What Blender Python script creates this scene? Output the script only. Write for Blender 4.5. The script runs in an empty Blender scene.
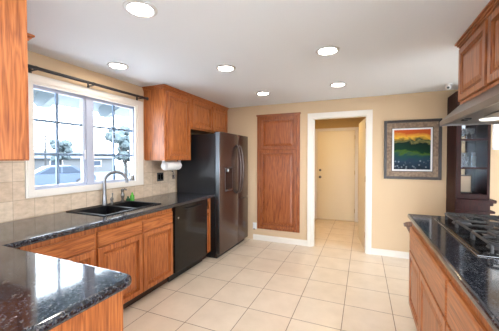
import bpy, bmesh, math, random
from mathutils import Matrix, Vector
random.seed(7)
PI = math.pi
scene = bpy.context.scene
COL = scene.collection

# ------------------------------------------------------------------ camera, world, sun, exposure
H = 1.411
cam_d = bpy.data.cameras.new('camera'); cam = bpy.data.objects.new('camera', cam_d); COL.objects.link(cam)
cam_d.sensor_width = 36; cam_d.sensor_fit = 'HORIZONTAL'; cam_d.lens = 269.2/499*36
cam_d.shift_y = -0.0035; cam_d.clip_start = 0.02; cam_d.clip_end = 300
cam.location = (0, 0, H); cam.rotation_euler = (PI/2-0.02, 0, 0.3999)
scene.camera = cam
scene.view_settings.view_transform = 'Standard'
scene.view_settings.look = 'None'
scene.view_settings.gamma = 1
scene.view_settings.exposure = 1.6
scene.view_settings.use_curve_mapping = False
SKY = 5.0; SUN = 1.5; CAN = 27.0; HALL = 105.0
w = bpy.data.worlds.new('sky'); scene.world = w; w.use_nodes = True
nt = w.node_tree; bg = nt.nodes['Background']
tc = nt.nodes.new('ShaderNodeTexCoord'); sx = nt.nodes.new('ShaderNodeSeparateXYZ'); rp = nt.nodes.new('ShaderNodeValToRGB')
nt.links.new(tc.outputs['Generated'], sx.inputs[0]); nt.links.new(sx.outputs['Z'], rp.inputs[0]); nt.links.new(rp.outputs[0], bg.inputs[0])
rp.color_ramp.elements[0].color = (.84, .92, 1, 1); rp.color_ramp.elements[1].color = (.62, .80, 1, 1)
bg.inputs[1].default_value = SKY
sd = bpy.data.lights.new('sun', 'SUN'); sd.energy = SUN; sd.angle = 0.1; sd.color = (1, .95, .88)
so = bpy.data.objects.new('sun', sd); COL.objects.link(so); so.rotation_euler = (0.35, -0.75, 0); so['kind'] = 'helper'

def portal(name, loc, rot, sx_, sy_):
    d = bpy.data.lights.new(name, 'AREA'); d.shape = 'RECTANGLE'; d.size = sx_; d.size_y = sy_; d.cycles.is_portal = True
    o = bpy.data.objects.new(name, d); COL.objects.link(o); o.location = loc; o.rotation_euler = rot; o['kind'] = 'helper'
portal('window_portal', (-2.74, 1.965, 1.59), (PI/2, 0, -PI/2), 1.19, .94)
portal('added_door_portal', (0.0, -3.36, 1.04), (PI/2, 0, PI), 4.6, 2.08)
portal('added_window_portal', (4.56, .8, 1.3), (PI/2, 0, PI/2), 4.0, 1.7)
portal('blind_window_portal', (2.1, 4.45, 1.8), (PI/2, 0, 0), 1.2, .56)

# ------------------------------------------------------------------ materials
def lin(c):
    return tuple(((x/255)/12.92 if x/255 <= .04045 else ((x/255+.055)/1.055)**2.4) for x in c)
def mat(name, col, rough=.5, metal=0, spec=.5, coat=0, emit=None, es=0, trans=0, ior=None, alpha=None):
    m = bpy.data.materials.new(name); m.use_nodes = True
    b = m.node_tree.nodes['Principled BSDF']
    b.inputs['Base Color'].default_value = (*col, 1); b.inputs['Roughness'].default_value = rough
    b.inputs['Metallic'].default_value = metal; b.inputs['Specular IOR Level'].default_value = spec
    b.inputs['Coat Weight'].default_value = coat; b.inputs['Coat Roughness'].default_value = .05
    if emit: b.inputs['Emission Color'].default_value = (*emit, 1); b.inputs['Emission Strength'].default_value = es
    if trans: b.inputs['Transmission Weight'].default_value = trans
    if ior: b.inputs['IOR'].default_value = ior
    return m
def N(m, t, **kw):
    n = m.node_tree.nodes.new(t)
    for k, v in kw.items():
        if k in n.inputs: n.inputs[k].default_value = v
        else: setattr(n, k, v)
    return n
def L(m, a, b): m.node_tree.links.new(a, b)
def B(m): return m.node_tree.nodes['Principled BSDF']
def ramp(m, stops):
    r = N(m, 'ShaderNodeValToRGB'); e = r.color_ramp.elements
    while len(e) < len(stops): e.new(.5)
    for i, (p, c) in enumerate(stops): e[i].position = p; e[i].color = (*c, 1)
    return r
def coords(m, sc, loc=(0, 0, 0), rnd=0, rot=(0, 0, 0)):
    t = N(m, 'ShaderNodeTexCoord'); mp = N(m, 'ShaderNodeMapping'); mp.inputs['Scale'].default_value = sc
    mp.inputs['Location'].default_value = loc; mp.inputs['Rotation'].default_value = rot
    if rnd:
        oi = N(m, 'ShaderNodeObjectInfo'); mu = N(m, 'ShaderNodeMath', operation='MULTIPLY'); mu.inputs[1].default_value = rnd
        ad = N(m, 'ShaderNodeVectorMath', operation='ADD')
        L(m, oi.outputs['Random'], mu.inputs[0]); L(m, t.outputs['Object'], ad.inputs[0]); L(m, mu.outputs[0], ad.inputs[1]); L(m, ad.outputs[0], mp.inputs[0])
    else: L(m, t.outputs['Object'], mp.inputs[0])
    return mp
def bump(m, src, strength, dist=.002):
    b = N(m, 'ShaderNodeBump'); b.inputs['Strength'].default_value = strength; b.inputs['Distance'].default_value = dist
    L(m, src, b.inputs['Height']); L(m, b.outputs[0], B(m).inputs['Normal'])
def oak(name, axis, dark, mid, light, rough=.36):
    m = mat(name, mid, rough, coat=.15)
    B(m).inputs['Coat Roughness'].default_value = .25
    sc = [15, 15, 15]; sc[axis] = 1.1
    mp = coords(m, tuple(sc), rnd=5)
    n1 = N(m, 'ShaderNodeTexNoise', Scale=1.3, Detail=3, Roughness=.5, Distortion=.6); L(m, mp.outputs[0], n1.inputs['Vector'])
    # growth rings: bands of the low-frequency noise
    mu = N(m, 'ShaderNodeMath', operation='MULTIPLY'); mu.inputs[1].default_value = 7; L(m, n1.outputs['Fac'], mu.inputs[0])
    fr = N(m, 'ShaderNodeMath', operation='PINGPONG'); fr.inputs[1].default_value = .5; L(m, mu.outputs[0], fr.inputs[0])
    sc2 = [90, 90, 90]; sc2[axis] = 4
    mp2 = coords(m, tuple(sc2), rnd=5)
    n2 = N(m, 'ShaderNodeTexNoise', Scale=1.0, Detail=4, Roughness=.6); L(m, mp2.outputs[0], n2.inputs['Vector'])
    mx = N(m, 'ShaderNodeMath', operation='MULTIPLY_ADD'); mx.inputs[1].default_value = .6; L(m, fr.outputs[0], mx.inputs[0]); L(m, n2.outputs['Fac'], mx.inputs[2])
    r = ramp(m, [(.38, dark), (.66, mid), (.92, light)]); L(m, mx.outputs[0], r.inputs[0])
    L(m, r.outputs[0], B(m).inputs['Base Color']); bump(m, n2.outputs['Fac'], .15)
    return m
OD, OM, OL = (.25, .062, .016), (.49, .148, .038), (.60, .215, .062)
ID, IM, IL = (.17, .046, .011), (.35, .106, .027), (.46, .165, .046)  # same oak; the different light on the island is put into this tone
M = {}
M['oak_v'] = oak('honey oak vertical grain', 2, OD, OM, OL)
M['oak_y'] = oak('honey oak long grain', 1, OD, OM, OL)
M['oak_x'] = oak('honey oak cross grain', 0, OD, OM, OL)
PD, PM, PL_ = (.15, .032, .008), (.31, .082, .020), (.42, .135, .036)
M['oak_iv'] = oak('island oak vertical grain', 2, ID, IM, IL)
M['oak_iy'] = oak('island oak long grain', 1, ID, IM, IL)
M['oak_d'] = oak('darker oak', 2, PD, PM, PL_)
M['oak_dx'] = oak('darker oak cross', 0, PD, PM, PL_)
M['oak_groove'] = mat('shadowed oak gap', (.05, .018, .008), .6)
M['toe'] = mat('toe kick', (.06, .03, .018), .6)
def plaster(name, c, rough=.85, s=.15):
    m = mat(name, c, rough, spec=.2); mp = coords(m, (60, 60, 60)); n = N(m, 'ShaderNodeTexNoise', Scale=1, Detail=3); L(m, mp.outputs[0], n.inputs['Vector']); bump(m, n.outputs['Fac'], s, .001); return m
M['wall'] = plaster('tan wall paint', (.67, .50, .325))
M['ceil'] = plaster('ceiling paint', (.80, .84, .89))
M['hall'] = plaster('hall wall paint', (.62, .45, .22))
M['trim'] = mat('white gloss trim', (.82, .77, .70), .35)
M['door'] = mat('cream door paint', (.80, .70, .50), .4)
M['vinyl'] = mat('white vinyl', (.80, .80, .84), .35)
# floor tile
T = .415
m = mat('cream floor tile', (.7, .6, .5), .22, spec=.5); M['floor'] = m
mp = coords(m, (1, 1, 1), loc=(1.8184, -2.3069, 0))
br = N(m, 'ShaderNodeTexBrick', offset=0.0, squash=1.0); br.inputs['Scale'].default_value = 1; br.inputs['Brick Width'].default_value = T; br.inputs['Row Height'].default_value = T
br.inputs['Mortar Size'].default_value = .0035; br.inputs['Mortar Smooth'].default_value = .3; br.inputs['Bias'].default_value = 0
br.inputs['Color1'].default_value = (.90, .79, .655, 1); br.inputs['Color2'].default_value = (.87, .75, .61, 1); br.inputs['Mortar'].default_value = (.27, .18, .12, 1)
L(m, mp.outputs[0], br.inputs['Vector'])
mp2 = coords(m, (5, 5, 5)); n = N(m, 'ShaderNodeTexNoise', Scale=1, Detail=5, Roughness=.6); L(m, mp2.outputs[0], n.inputs['Vector'])
r = ramp(m, [(.3, (.93, .915, .89)), (.7, (1.03, 1.025, 1.02))]); L(m, n.outputs['Fac'], r.inputs[0])
mxx = N(m, 'ShaderNodeMix', data_type='RGBA', blend_type='MULTIPLY'); mxx.inputs['Factor'].default_value = 1
L(m, br.outputs['Color'], mxx.inputs['A']); L(m, r.outputs[0], mxx.inputs['B']); L(m, mxx.outputs['Result'], B(m).inputs['Base Color'])
inv_ = N(m, 'ShaderNodeMath', operation='SUBTRACT'); inv_.inputs[0].default_value = 1; L(m, br.outputs['Fac'], inv_.inputs[1]); bump(m, inv_.outputs[0], .5, .002)
rr = N(m, 'ShaderNodeMath', operation='MULTIPLY_ADD'); rr.inputs[1].default_value = .5; rr.inputs[2].default_value = .2; L(m, br.outputs['Fac'], rr.inputs[0]); L(m, rr.outputs[0], B(m).inputs['Roughness'])
# backsplash travertine
m = mat('travertine tile', (.6, .5, .4), .45); M['splash'] = m
t = N(m, 'ShaderNodeTexCoord'); s_ = N(m, 'ShaderNodeSeparateXYZ'); c_ = N(m, 'ShaderNodeCombineXYZ')
L(m, t.outputs['Object'], s_.inputs[0]); L(m, s_.outputs['Y'], c_.inputs['X'])
za = N(m, 'ShaderNodeMath', operation='ADD'); za.inputs[1].default_value = -.914+.155*8; L(m, s_.outputs['Z'], za.inputs[0]); L(m, za.outputs[0], c_.inputs['Y'])
br = N(m, 'ShaderNodeTexBrick', offset=0.0); br.inputs['Scale'].default_value = 1; br.inputs['Brick Width'].default_value = .155; br.inputs['Row Height'].default_value = .155
br.inputs['Mortar Size'].default_value = .0022; br.inputs['Color1'].default_value = (.60, .46, .34, 1); br.inputs['Color2'].default_value = (.68, .56, .44, 1); br.inputs['Mortar'].default_value = (.42, .33, .25, 1)
L(m, c_.outputs[0], br.inputs['Vector'])
mp2 = coords(m, (14, 14, 26)); n = N(m, 'ShaderNodeTexNoise', Scale=1, Detail=6, Roughness=.7); L(m, mp2.outputs[0], n.inputs['Vector'])
r = ramp(m, [(.3, (.80, .76, .70)), (.65, (1.08, 1.06, 1.03))]); L(m, n.outputs['Fac'], r.inputs[0])
mxx = N(m, 'ShaderNodeMix', data_type='RGBA', blend_type='MULTIPLY'); mxx.inputs['Factor'].default_value = 1
L(m, br.outputs['Color'], mxx.inputs['A']); L(m, r.outputs[0], mxx.inputs['B']); L(m, mxx.outputs['Result'], B(m).inputs['Base Color']); bump(m, n.outputs['Fac'], .2)
# granite
m = mat('dark polished granite', (.02, .022, .03), .085, spec=.9); M['granite'] = m
mp = coords(m, (1, 1, 1)); v = N(m, 'ShaderNodeTexVoronoi', Scale=170); L(m, mp.outputs[0], v.inputs['Vector'])
n = N(m, 'ShaderNodeTexNoise', Scale=60, Detail=5, Roughness=.7); L(m, mp.outputs[0], n.inputs['Vector'])
r = ramp(m, [(.38, (.006, .007, .010)), (.54, (.015, .018, .026)), (.69, (.042, .048, .066)), (.84, (.16, .15, .13))]); 
ad = N(m, 'ShaderNodeMath', operation='MULTIPLY_ADD'); ad.inputs[1].default_value = .35; 
sp = N(m, 'ShaderNodeSeparateColor'); L(m, v.outputs['Color'], sp.inputs[0]); L(m, sp.outputs[0], ad.inputs[0])
sb = N(m, 'ShaderNodeMath', operation='SUBTRACT'); sb.inputs[1].default_value = .12; L(m, n.outputs['Fac'], sb.inputs[0]); L(m, sb.outputs[0], ad.inputs[2]); L(m, ad.outputs[0], r.inputs[0]); L(m, r.outputs[0], B(m).inputs['Base Color'])

M['blackss'] = mat('black stainless steel', (.16, .125, .115), .26, metal=.9)
M['ssedge'] = mat('bright steel edge', (.55, .57, .6), .2, metal=1)
M['fside'] = mat('dark fridge side', (.009, .010, .013), .3, spec=.4)
M['gloss'] = mat('glossy black appliance', (.008, .008, .009), .10, spec=.35)
M['blk'] = mat('matte black', (.015, .015, .017), .5)
M['sinkm'] = mat('black composite sink', (.010, .010, .012), .45, spec=.25)
M['fedge'] = mat('fridge door edge', (.17, .19, .21), .3, metal=1)
M['disp'] = mat('dispenser surround', (.12, .11, .11), .3, metal=.9)
M['iron'] = mat('cast iron', (.022, .022, .024), .38, spec=.6)
M['chrome'] = mat('brushed nickel', (.19, .19, .20), .34, metal=1)
M['pewter'] = mat('aged pewter', (.15, .14, .13), .35, metal=1)
M['bronze'] = mat('dark bronze rod', (.055, .05, .05), .4, metal=.6)
M['brass'] = mat('brass', (.5, .33, .12), .35, metal=1)
M['white'] = mat('white plastic', (.8, .8, .8), .4)
M['ring'] = mat('grey lamp ring', (.62, .62, .62), .4)
M['paper'] = mat('paper towel', (.85, .83, .8), .9, spec=.1)
M['green'] = mat('green dish soap', (.12, .55, .06), .15, trans=.3)
M['dgreen'] = mat('dark green scrubber', (.02, .10, .04), .7)
M['sash'] = mat('backlit shade sash vinyl', (.50, .54, .66), .35)  # white vinyl, its bluish backlit shade put into the colour
M['muntin'] = mat('backlit shade muntin', (.20, .29, .43), .4)  # dark blue is the shade against the sky, painted into the bars
M['glass'] = mat('window glass', (1, 1, 1), 0, trans=1, ior=1.01, spec=.5)
M['cglass'] = mat('cabinet glass', (.95, .98, 1), 0, trans=1, ior=1.05)
M['crystal'] = mat('crystal', (.95, .97, 1), .03, trans=.9, ior=1.4)
M['mirror'] = mat('mirror back', (.55, .6, .65), .06, metal=1)
M['cherry'] = oak('dark cherry wood', 2, (.010, .003, .003), (.028, .006, .006), (.045, .010, .009), .55)
B(M['cherry']).inputs['Specular IOR Level'].default_value = .25; B(M['cherry']).inputs['Coat Weight'].default_value = 0
M['walnut'] = oak('brown chair wood', 2, (.09, .05, .035), (.18, .10, .07), (.25, .15, .10), .3)
M['lamp'] = mat('recessed lamp lens', (1, 1, 1), .5, emit=(1, .93, .84), es=CAN)
M['hlamp'] = mat('hall lamp', (1, 1, 1), .5, emit=(1, .72, .36), es=HALL)
M['lens'] = mat('frosted hood lens', (.85, .85, .82), .4, emit=(1, .95, .9), es=.35)
M['hoodm'] = mat('brushed dark steel hood', (.22, .20, .19), .3, metal=.85)
M['hoodu'] = mat('hood underside', (.13, .13, .13), .4, metal=.5)
M['frame'] = mat('picture frame wood', (.04, .03, .026), .35)
m = mat('burl mat', (.2, .1, .05), .5); M['burl'] = m
mp = coords(m, (30, 30, 30)); n = N(m, 'ShaderNodeTexNoise', Scale=1, Detail=5); L(m, mp.outputs[0], n.inputs['Vector']); r = ramp(m, [(.3, (.15, .095, .06)), (.7, (.34, .23, .145))]); L(m, n.outputs['Fac'], r.inputs[0]); L(m, r.outputs[0], B(m).inputs['Base Color'])
# painting: sunset above dark green hills and blue stones
m = mat('sunset painting', (.5, .3, .1), .6, spec=.1); M['art'] = m
t = N(m, 'ShaderNodeTexCoord'); s_ = N(m, 'ShaderNodeSeparateXYZ'); L(m, t.outputs['Object'], s_.inputs[0])
mp = N(m, 'ShaderNodeMapping'); mp.inputs['Scale'].default_value = (6, 6, 11); L(m, t.outputs['Object'], mp.inputs[0])
n = N(m, 'ShaderNodeTexNoise', Scale=1, Detail=6, Roughness=.6, Distortion=.5); L(m, mp.outputs[0], n.inputs['Vector'])
a1 = N(m, 'ShaderNodeMath', operation='MULTIPLY_ADD'); a1.inputs[1].default_value = .22; L(m, n.outputs['Fac'], a1.inputs[0]); L(m, s_.outputs['Z'], a1.inputs[2])
a2 = N(m, 'ShaderNodeMath', operation='ADD'); a2.inputs[1].default_value = -.11; L(m, a1.outputs[0], a2.inputs[0])
a3 = N(m, 'ShaderNodeMath', operation='DIVIDE'); a3.inputs[1].default_value = .53; L(m, a2.outputs[0], a3.inputs[0])
xs = N(m, 'ShaderNodeMath', operation='MULTIPLY_ADD'); xs.inputs[1].default_value = .10; L(m, s_.outputs['X'], xs.inputs[0]); L(m, a3.outputs[0], xs.inputs[2])
r = ramp(m, [(.0, (.010, .018, .03)), (.22, (.022, .045, .08)), (.36, (.015, .06, .065)), (.44, (.06, .13, .02)), (.50, (.006, .035, .018)), (.68, (.007, .024, .018)), (.72, (.22, .20, .07)), (.76, (.02, .04, .022)), (.83, (.75, .42, .05)), (.96, (.5, .09, .02))])
L(m, xs.outputs[0], r.inputs[0])
v = N(m, 'ShaderNodeTexVoronoi', Scale=24); L(m, t.outputs['Object'], v.inputs['Vector'])
vr = ramp(m, [(.0, (.30, .34, .36)), (.35, (.0, .0, .0))]); L(m, v.outputs['Distance'], vr.inputs[0])
lt = N(m, 'ShaderNodeMath', operation='LESS_THAN'); lt.inputs[1].default_value = .13; L(m, s_.outputs['Z'], lt.inputs[0])
mxx = N(m, 'ShaderNodeMix', data_type='RGBA', blend_type='ADD'); L(m, lt.outputs[0], mxx.inputs['Factor']); L(m, r.outputs[0], mxx.inputs['A']); L(m, vr.outputs[0], mxx.inputs['B']); L(m, mxx.outputs['Result'], B(m).inputs['Base Color'])
# outdoors
M['ground'] = plaster('asphalt', (.075, .08, .085))
M['bounce'] = plaster('patio concrete', (.55, .54, .52))
M['soffit'] = mat('blue grey eave paint', (.14, .185, .225), .7)
M['leaf'] = mat('hazy foliage', (.055, .075, .08), .8)
M['bark'] = mat('bark', (.035, .035, .035), .9)
M['stucco'] = mat('pale stucco', (.10, .105, .11), .9)
M['roof'] = mat('grey roof shingles', (.045, .055, .07), .8)
M['carp'] = mat('pale blue car paint', (.055, .08, .125), .4)
M['carw'] = mat('white car paint', (.12, .125, .13), .4)
M['carg'] = mat('car window', (.035, .05, .075), .3, spec=.2)
M['rubber'] = mat('rubber', (.03, .03, .035), .7)

# ------------------------------------------------------------------ geometry helpers
def empty(name, loc, rz=0):
    o = bpy.data.objects.new(name, None); COL.objects.link(o); o.location = loc; o.rotation_euler = (0, 0, rz); o.empty_display_size = .05
    return o
def thing(name, label, cat, loc=(0, 0, 0), rz=0, group=None):
    o = empty(name, loc, rz); o['label'] = label; o['category'] = cat
    if group: o['group'] = group
    return o
def structure(o): o['kind'] = 'structure'; return o
class G:
    """collects shapes in one bmesh; build() links it as one mesh object"""
    def __init__(s): s.bm = bmesh.new(); s.off = Vector((0, 0, 0))
    def box(s, x0, x1, y0, y1, z0, z1, bev=0, seg=2):
        g = bmesh.new(); bmesh.ops.create_cube(g, size=1)
        for v in g.verts: v.co = Vector(((x0+x1)/2+v.co.x*(x1-x0), (y0+y1)/2+v.co.y*(y1-y0), (z0+z1)/2+v.co.z*(z1-z0)))
        if bev: bmesh.ops.bevel(g, geom=g.edges[:], offset=bev, segments=seg, affect='EDGES', profile=.5)
        return s.merge(g)
    def merge(s, g, mtx=None):
        me = bpy.data.meshes.new('tmp'); g.to_mesh(me); g.free()
        if mtx: me.transform(mtx)
        s.bm.from_mesh(me); bpy.data.meshes.remove(me); return s
    def cyl(s, p0, p1, r0, r1=None, n=20):
        r1 = r0 if r1 is None else r1
        p0, p1 = Vector(p0), Vector(p1); d = p1-p0
        g = bmesh.new(); bmesh.ops.create_cone(g, cap_ends=True, segments=n, radius1=r0, radius2=r1, depth=d.length)
        q = Vector((0, 0, 1)).rotation_difference(d.normalized()).to_matrix().to_4x4()
        return s.merge(g, Matrix.Translation((p0+p1)/2) @ q)
    def ball(s, c, r, sc=(1, 1, 1), n=14):
        g = bmesh.new(); bmesh.ops.create_uvsphere(g, u_segments=n, v_segments=max(6, n//2+1), radius=r)
        return s.merge(g, Matrix.Translation(c) @ Matrix.Diagonal((*sc, 1)))
    def lathe(s, prof, c=(0, 0, 0), n=28, axis=None, close=False):
        g = bmesh.new(); rings = []
        for (r, z) in prof:
            if r < 1e-5: rings.append([g.verts.new((0, 0, z))])
            else: rings.append([g.verts.new((r*math.cos(2*PI*i/n), r*math.sin(2*PI*i/n), z)) for i in range(n)])
        pairs = list(zip(rings, rings[1:]))
        if close: pairs.append((rings[-1], rings[0]))
        for a, b in pairs:
            for i in range(n):
                j = (i+1) % n
                if len(a) == 1 and len(b) == 1: continue
                if len(a) == 1: g.faces.new((a[0], b[i], b[j]))
                elif len(b) == 1: g.faces.new((a[i], a[j], b[0]))
                else: g.faces.new((a[i], a[j], b[j], b[i]))
        mtx = Matrix.Translation(c)
        if axis: mtx = mtx @ Vector((0, 0, 1)).rotation_difference(Vector(axis).normalized()).to_matrix().to_4x4()
        return s.merge(g, mtx)
    def tube(s, pts, r, n=12, rs=None):
        pts = [Vector(p) for p in pts]; g = bmesh.new(); rings = []; up = None
        for i, p in enumerate(pts):
            t = (pts[min(i+1, len(pts)-1)]-pts[max(i-1, 0)]).normalized()
            if up is None: up = t.orthogonal().normalized()
            up = (up-t*up.dot(t)).normalized(); sd_ = t.cross(up); rad = rs[i] if rs else r
            rings.append([g.verts.new(p+(up*math.cos(2*PI*k/n)+sd_*math.sin(2*PI*k/n))*rad) for k in range(n)])
        for a, b in zip(rings, rings[1:]):
            for i in range(n): g.faces.new((a[i], a[(i+1) % n], b[(i+1) % n], b[i]))
        g.faces.new(rings[0][::-1]); g.faces.new(rings[-1])
        return s.merge(g)
    def prism(s, poly, a0, a1, plane='xz', bev=0):
        """poly in the plane, extruded along the remaining axis from a0 to a1"""
        g = bmesh.new()
        def P(u, v, a): return {'xz': (u, a, v), 'yz': (a, u, v), 'xy': (u, v, a)}[plane]
        A = [g.verts.new(P(u, v, a0)) for u, v in poly]; Bv = [g.verts.new(P(u, v, a1)) for u, v in poly]
        k = len(poly)
        g.faces.new(A); g.faces.new(Bv[::-1])
        for i in range(k): g.faces.new((A[i], Bv[i], Bv[(i+1) % k], A[(i+1) % k]))
        bmesh.ops.recalc_face_normals(g, faces=g.faces[:])
        if bev: bmesh.ops.bevel(g, geom=g.edges[:], offset=bev, segments=2, affect='EDGES')
        return s.merge(g)
    def panel(s, w, h, t, mtx, rings=None):
        """raised-panel front: local x width, local z height, front toward local -y"""
        rings = rings or [(0, t), (0, .005), (.005, 0), (.046, 0), (.048, .013), (.052, .013), (.054, .006), (.058, .007), (.060, .018), (.068, .018), (.070, .013), (.100, .004)]
        g = bmesh.new(); prev = None
        for (i, d) in rings:
            R = [g.verts.new(c) for c in ((i, d, i), (w-i, d, i), (w-i, d, h-i), (i, d, h-i))]
            if prev is None: g.faces.new(R[::-1])
            else:
                for k in range(4): g.faces.new((prev[k], prev[(k+1) % 4], R[(k+1) % 4], R[k]))
            prev = R
        g.faces.new(prev); bmesh.ops.recalc_face_normals(g, faces=g.faces[:])
        return s.merge(g, mtx)
    def build(s, name, m, parent=None, smooth=False, loc=None):
        me = bpy.data.meshes.new(name)
        if loc is not None:
            for v in s.bm.verts: v.co -= Vector(loc)
        s.bm.to_mesh(me); s.bm.free(); me.materials.append(m)
        if smooth:
            for p in me.polygons: p.use_smooth = True
            try: me.set_sharp_from_angle(angle=math.radians(40))
            except Exception: pass
        o = bpy.data.objects.new(name, me); COL.objects.link(o)
        if parent: o.parent = parent
        if loc is not None: o.location = loc
        return o
def single(o, label, cat, group=None):
    o['label'] = label; o['category'] = cat
    if group: o['group'] = group
    return o
def copy_tree(o, parent=None):
    c = o.copy(); COL.objects.link(c); c.parent = parent
    for ch in list(o.children): copy_tree(ch, c)
    return c
def FACE(axis, x, y, z):
    """matrix placing panel() so that it faces +x ('+x'), -x or -y"""
    if axis == '-y': return Matrix.Translation((x, y, z))
    if axis == '+x': return Matrix.Translation((x, y, z)) @ Matrix.Rotation(PI/2, 4, 'Z')
    if axis == '-x': return Matrix.Translation((x, y, z)) @ Matrix.Rotation(-PI/2, 4, 'Z')
DR = [(0, .019), (0, .004), (.004, 0), (.5, 0)]
def drawer_rings(h): return [(0, .022), (0, .008), (.006, .006), (.010, .001), (.016, 0)]

# ------------------------------------------------------------------ room shell
XL, YB, ZC = -2.59, 4.332, 2.3146
XR, YN = 4.4, -3.2
def st(g, name, m, parent=None, **k):
    o = g.build(name, m, parent, **k)
    if not parent: structure(o)
    return o
g = G(); g.box(XL-.15, XR+.15, YN-.15, 6.6, -.12, 0); st(g, 'floor', M['floor'])
g = G(); g.box(XL-.15, XR+.15, YN-.15, 6.6, ZC, ZC+.12); st(g, 'ceiling', M['ceil'])
WY0, WY1, WZ0, WZ1 = 1.37, 2.56, 1.12, 2.06        # window opening in the left wall
g = G(); t0 = XL-.14
g.box(t0, XL, YN-.15, WY0, 0, ZC); g.box(t0, XL, WY1, 6.6, 0, ZC); g.box(t0, XL, WY0, WY1, 0, WZ0); g.box(t0, XL, WY0, WY1, WZ1, ZC); st(g, 'wall_left', M['wall'])
DX0, DX1, DZ = -.748, .048, 2.05
BX0, BX1, BZ0, BZ1 = 1.50, 2.70, 1.52, 2.08        # window by the china cabinet
g = G(); b1 = YB+.11
g.box(XL, DX0, YB, b1, 0, ZC); g.box(DX0, DX1, YB, b1, DZ, ZC); g.box(DX1, BX0, YB, b1, 0, ZC); g.box(BX0, BX1, YB, b1, 0, BZ0); g.box(BX0, BX1, YB, b1, BZ1, ZC); g.box(BX1, XR+.15, YB, b1, 0, ZC)
st(g, 'wall_back', M['wall'])
g = G(); g.box(XR, XR+.15, YN-.15, -1.2, 0, ZC); g.box(XR, XR+.15, 2.8, YB, 0, ZC); g.box(XR, XR+.15, -1.2, 2.8, 0, .45); g.box(XR, XR+.15, -1.2, 2.8, 2.15, ZC); st(g, 'wall_right', M['wall'])
g = G()
for y in (-1.2, .11, 1.44, 2.75): g.box(XR+.04, XR+.1, y, y+.05, .45, 2.15)
g.box(XR+.04, XR+.1, -1.2, 2.8, .45, .5); g.box(XR+.04, XR+.1, -1.2, 2.8, 2.1, 2.15); st(g, 'added_window', M['vinyl'])  # unseen window, added in the right wall for more daylight
NX0, NX1, NZ = -2.3, 2.3, 2.12
g = G(); g.box(XL, NX0, YN-.15, YN, 0, ZC); g.box(NX1, XR, YN-.15, YN, 0, ZC); g.box(NX0, NX1, YN-.15, YN, NZ, ZC); st(g, 'wall_front', M['wall'])
# hall behind the doorway
HY = 6.42
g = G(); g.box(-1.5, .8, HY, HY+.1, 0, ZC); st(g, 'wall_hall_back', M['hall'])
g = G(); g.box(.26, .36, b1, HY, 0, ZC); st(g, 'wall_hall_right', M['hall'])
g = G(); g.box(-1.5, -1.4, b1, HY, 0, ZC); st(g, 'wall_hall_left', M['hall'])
# backsplash
g = G(); g.box(XL, XL+.012, .2, WY0-.045, .914, 1.56); g.box(XL, XL+.012, WY0-.045, 2.62, .914, 1.076); g.box(XL, XL+.012, 2.62, 3.26, .914, 1.395)
st(g, 'wall_left_backsplash', M['splash'])
# baseboards
def bb(name, x0, x1, y0, y1):
    g = G(); g.box(x0, x1, y0, y1, 0, .075, .002); c = .004
    if x1-x0 > y1-y0: g.box(x0, x1, y0+c if y0 > 2 else y0, y1, .075, .092, .003)
    else: g.box(x0, x1-c, y0, y1, .075, .092, .003)
    st(g, name, M['trim'])
bb('baseboard_back', -1.76, -.819, YB-.014, YB); bb('baseboard_back_right', .121, 4.4, YB-.014, YB)
bb('baseboard_hall', -.10, .26, HY-.014, HY)
# ------------------------------------------------------------------ doorway, doors
d1 = empty('door_1', ((DX0+DX1)/2, YB, 0)); structure(d1); lx = -d1.location.x; ly = -YB
def D(g, name, m, **k): 
    return g.build(name, m, d1, **k)
g = G()
cw = .072
for x0, x1 in ((DX0-cw, DX0), (DX1, DX1+cw)):
    g.box(x0+lx, x1+lx, -.018, 0, 0, DZ+cw)
g.box(DX0+lx, DX1+lx, -.018, 0, DZ, DZ+cw)
g.box(DX0-cw+.01+lx, DX0-.03+lx, -.025, -.018, 0, DZ+cw-.01); g.box(DX1+.03+lx, DX1+cw-.01+lx, -.025, -.018, 0, DZ+cw-.01); g.box(DX0-.03+lx, DX1+.03+lx, -.025, -.018, DZ+.03, DZ+cw-.01)
D(g, 'door_casing', M['trim'])
g = G(); g.box(DX0+lx, DX0+.015+lx, 0, .11, 0, DZ); g.box(DX1-.015+lx, DX1+lx, 0, .11, 0, DZ); g.box(DX0+lx, DX1+lx, 0, .11, DZ-.015, DZ)
g.box(DX0+.015+lx, DX0+.03+lx, .03, .06, 0, DZ-.015); D(g, 'door_jamb', M['trim'])
# open leaf swung into the hall
leaf = empty('door_leaf', (DX1-.02+lx, .115, 0), 0); leaf.parent = d1
ang = math.radians(98.0)
g = G(); g.box(0, .76, -.035, 0, .012, 2.03, .003)
lf = g.build('door_slab', M['door'], leaf); lf.rotation_euler = (0, 0, ang)
for z in (.2, 1.05, 1.86):
    g = G(); g.cyl((0, -.004, z), (0, -.004, z+.09), .006); g.box(-.0, .03, -.037, -.035, z, z+.09); g.box(-.034, .0, -.012, -.008, z, z+.09)
    h = g.build('hinge', M['brass'], leaf); h.rotation_euler = (0, 0, ang)
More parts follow.
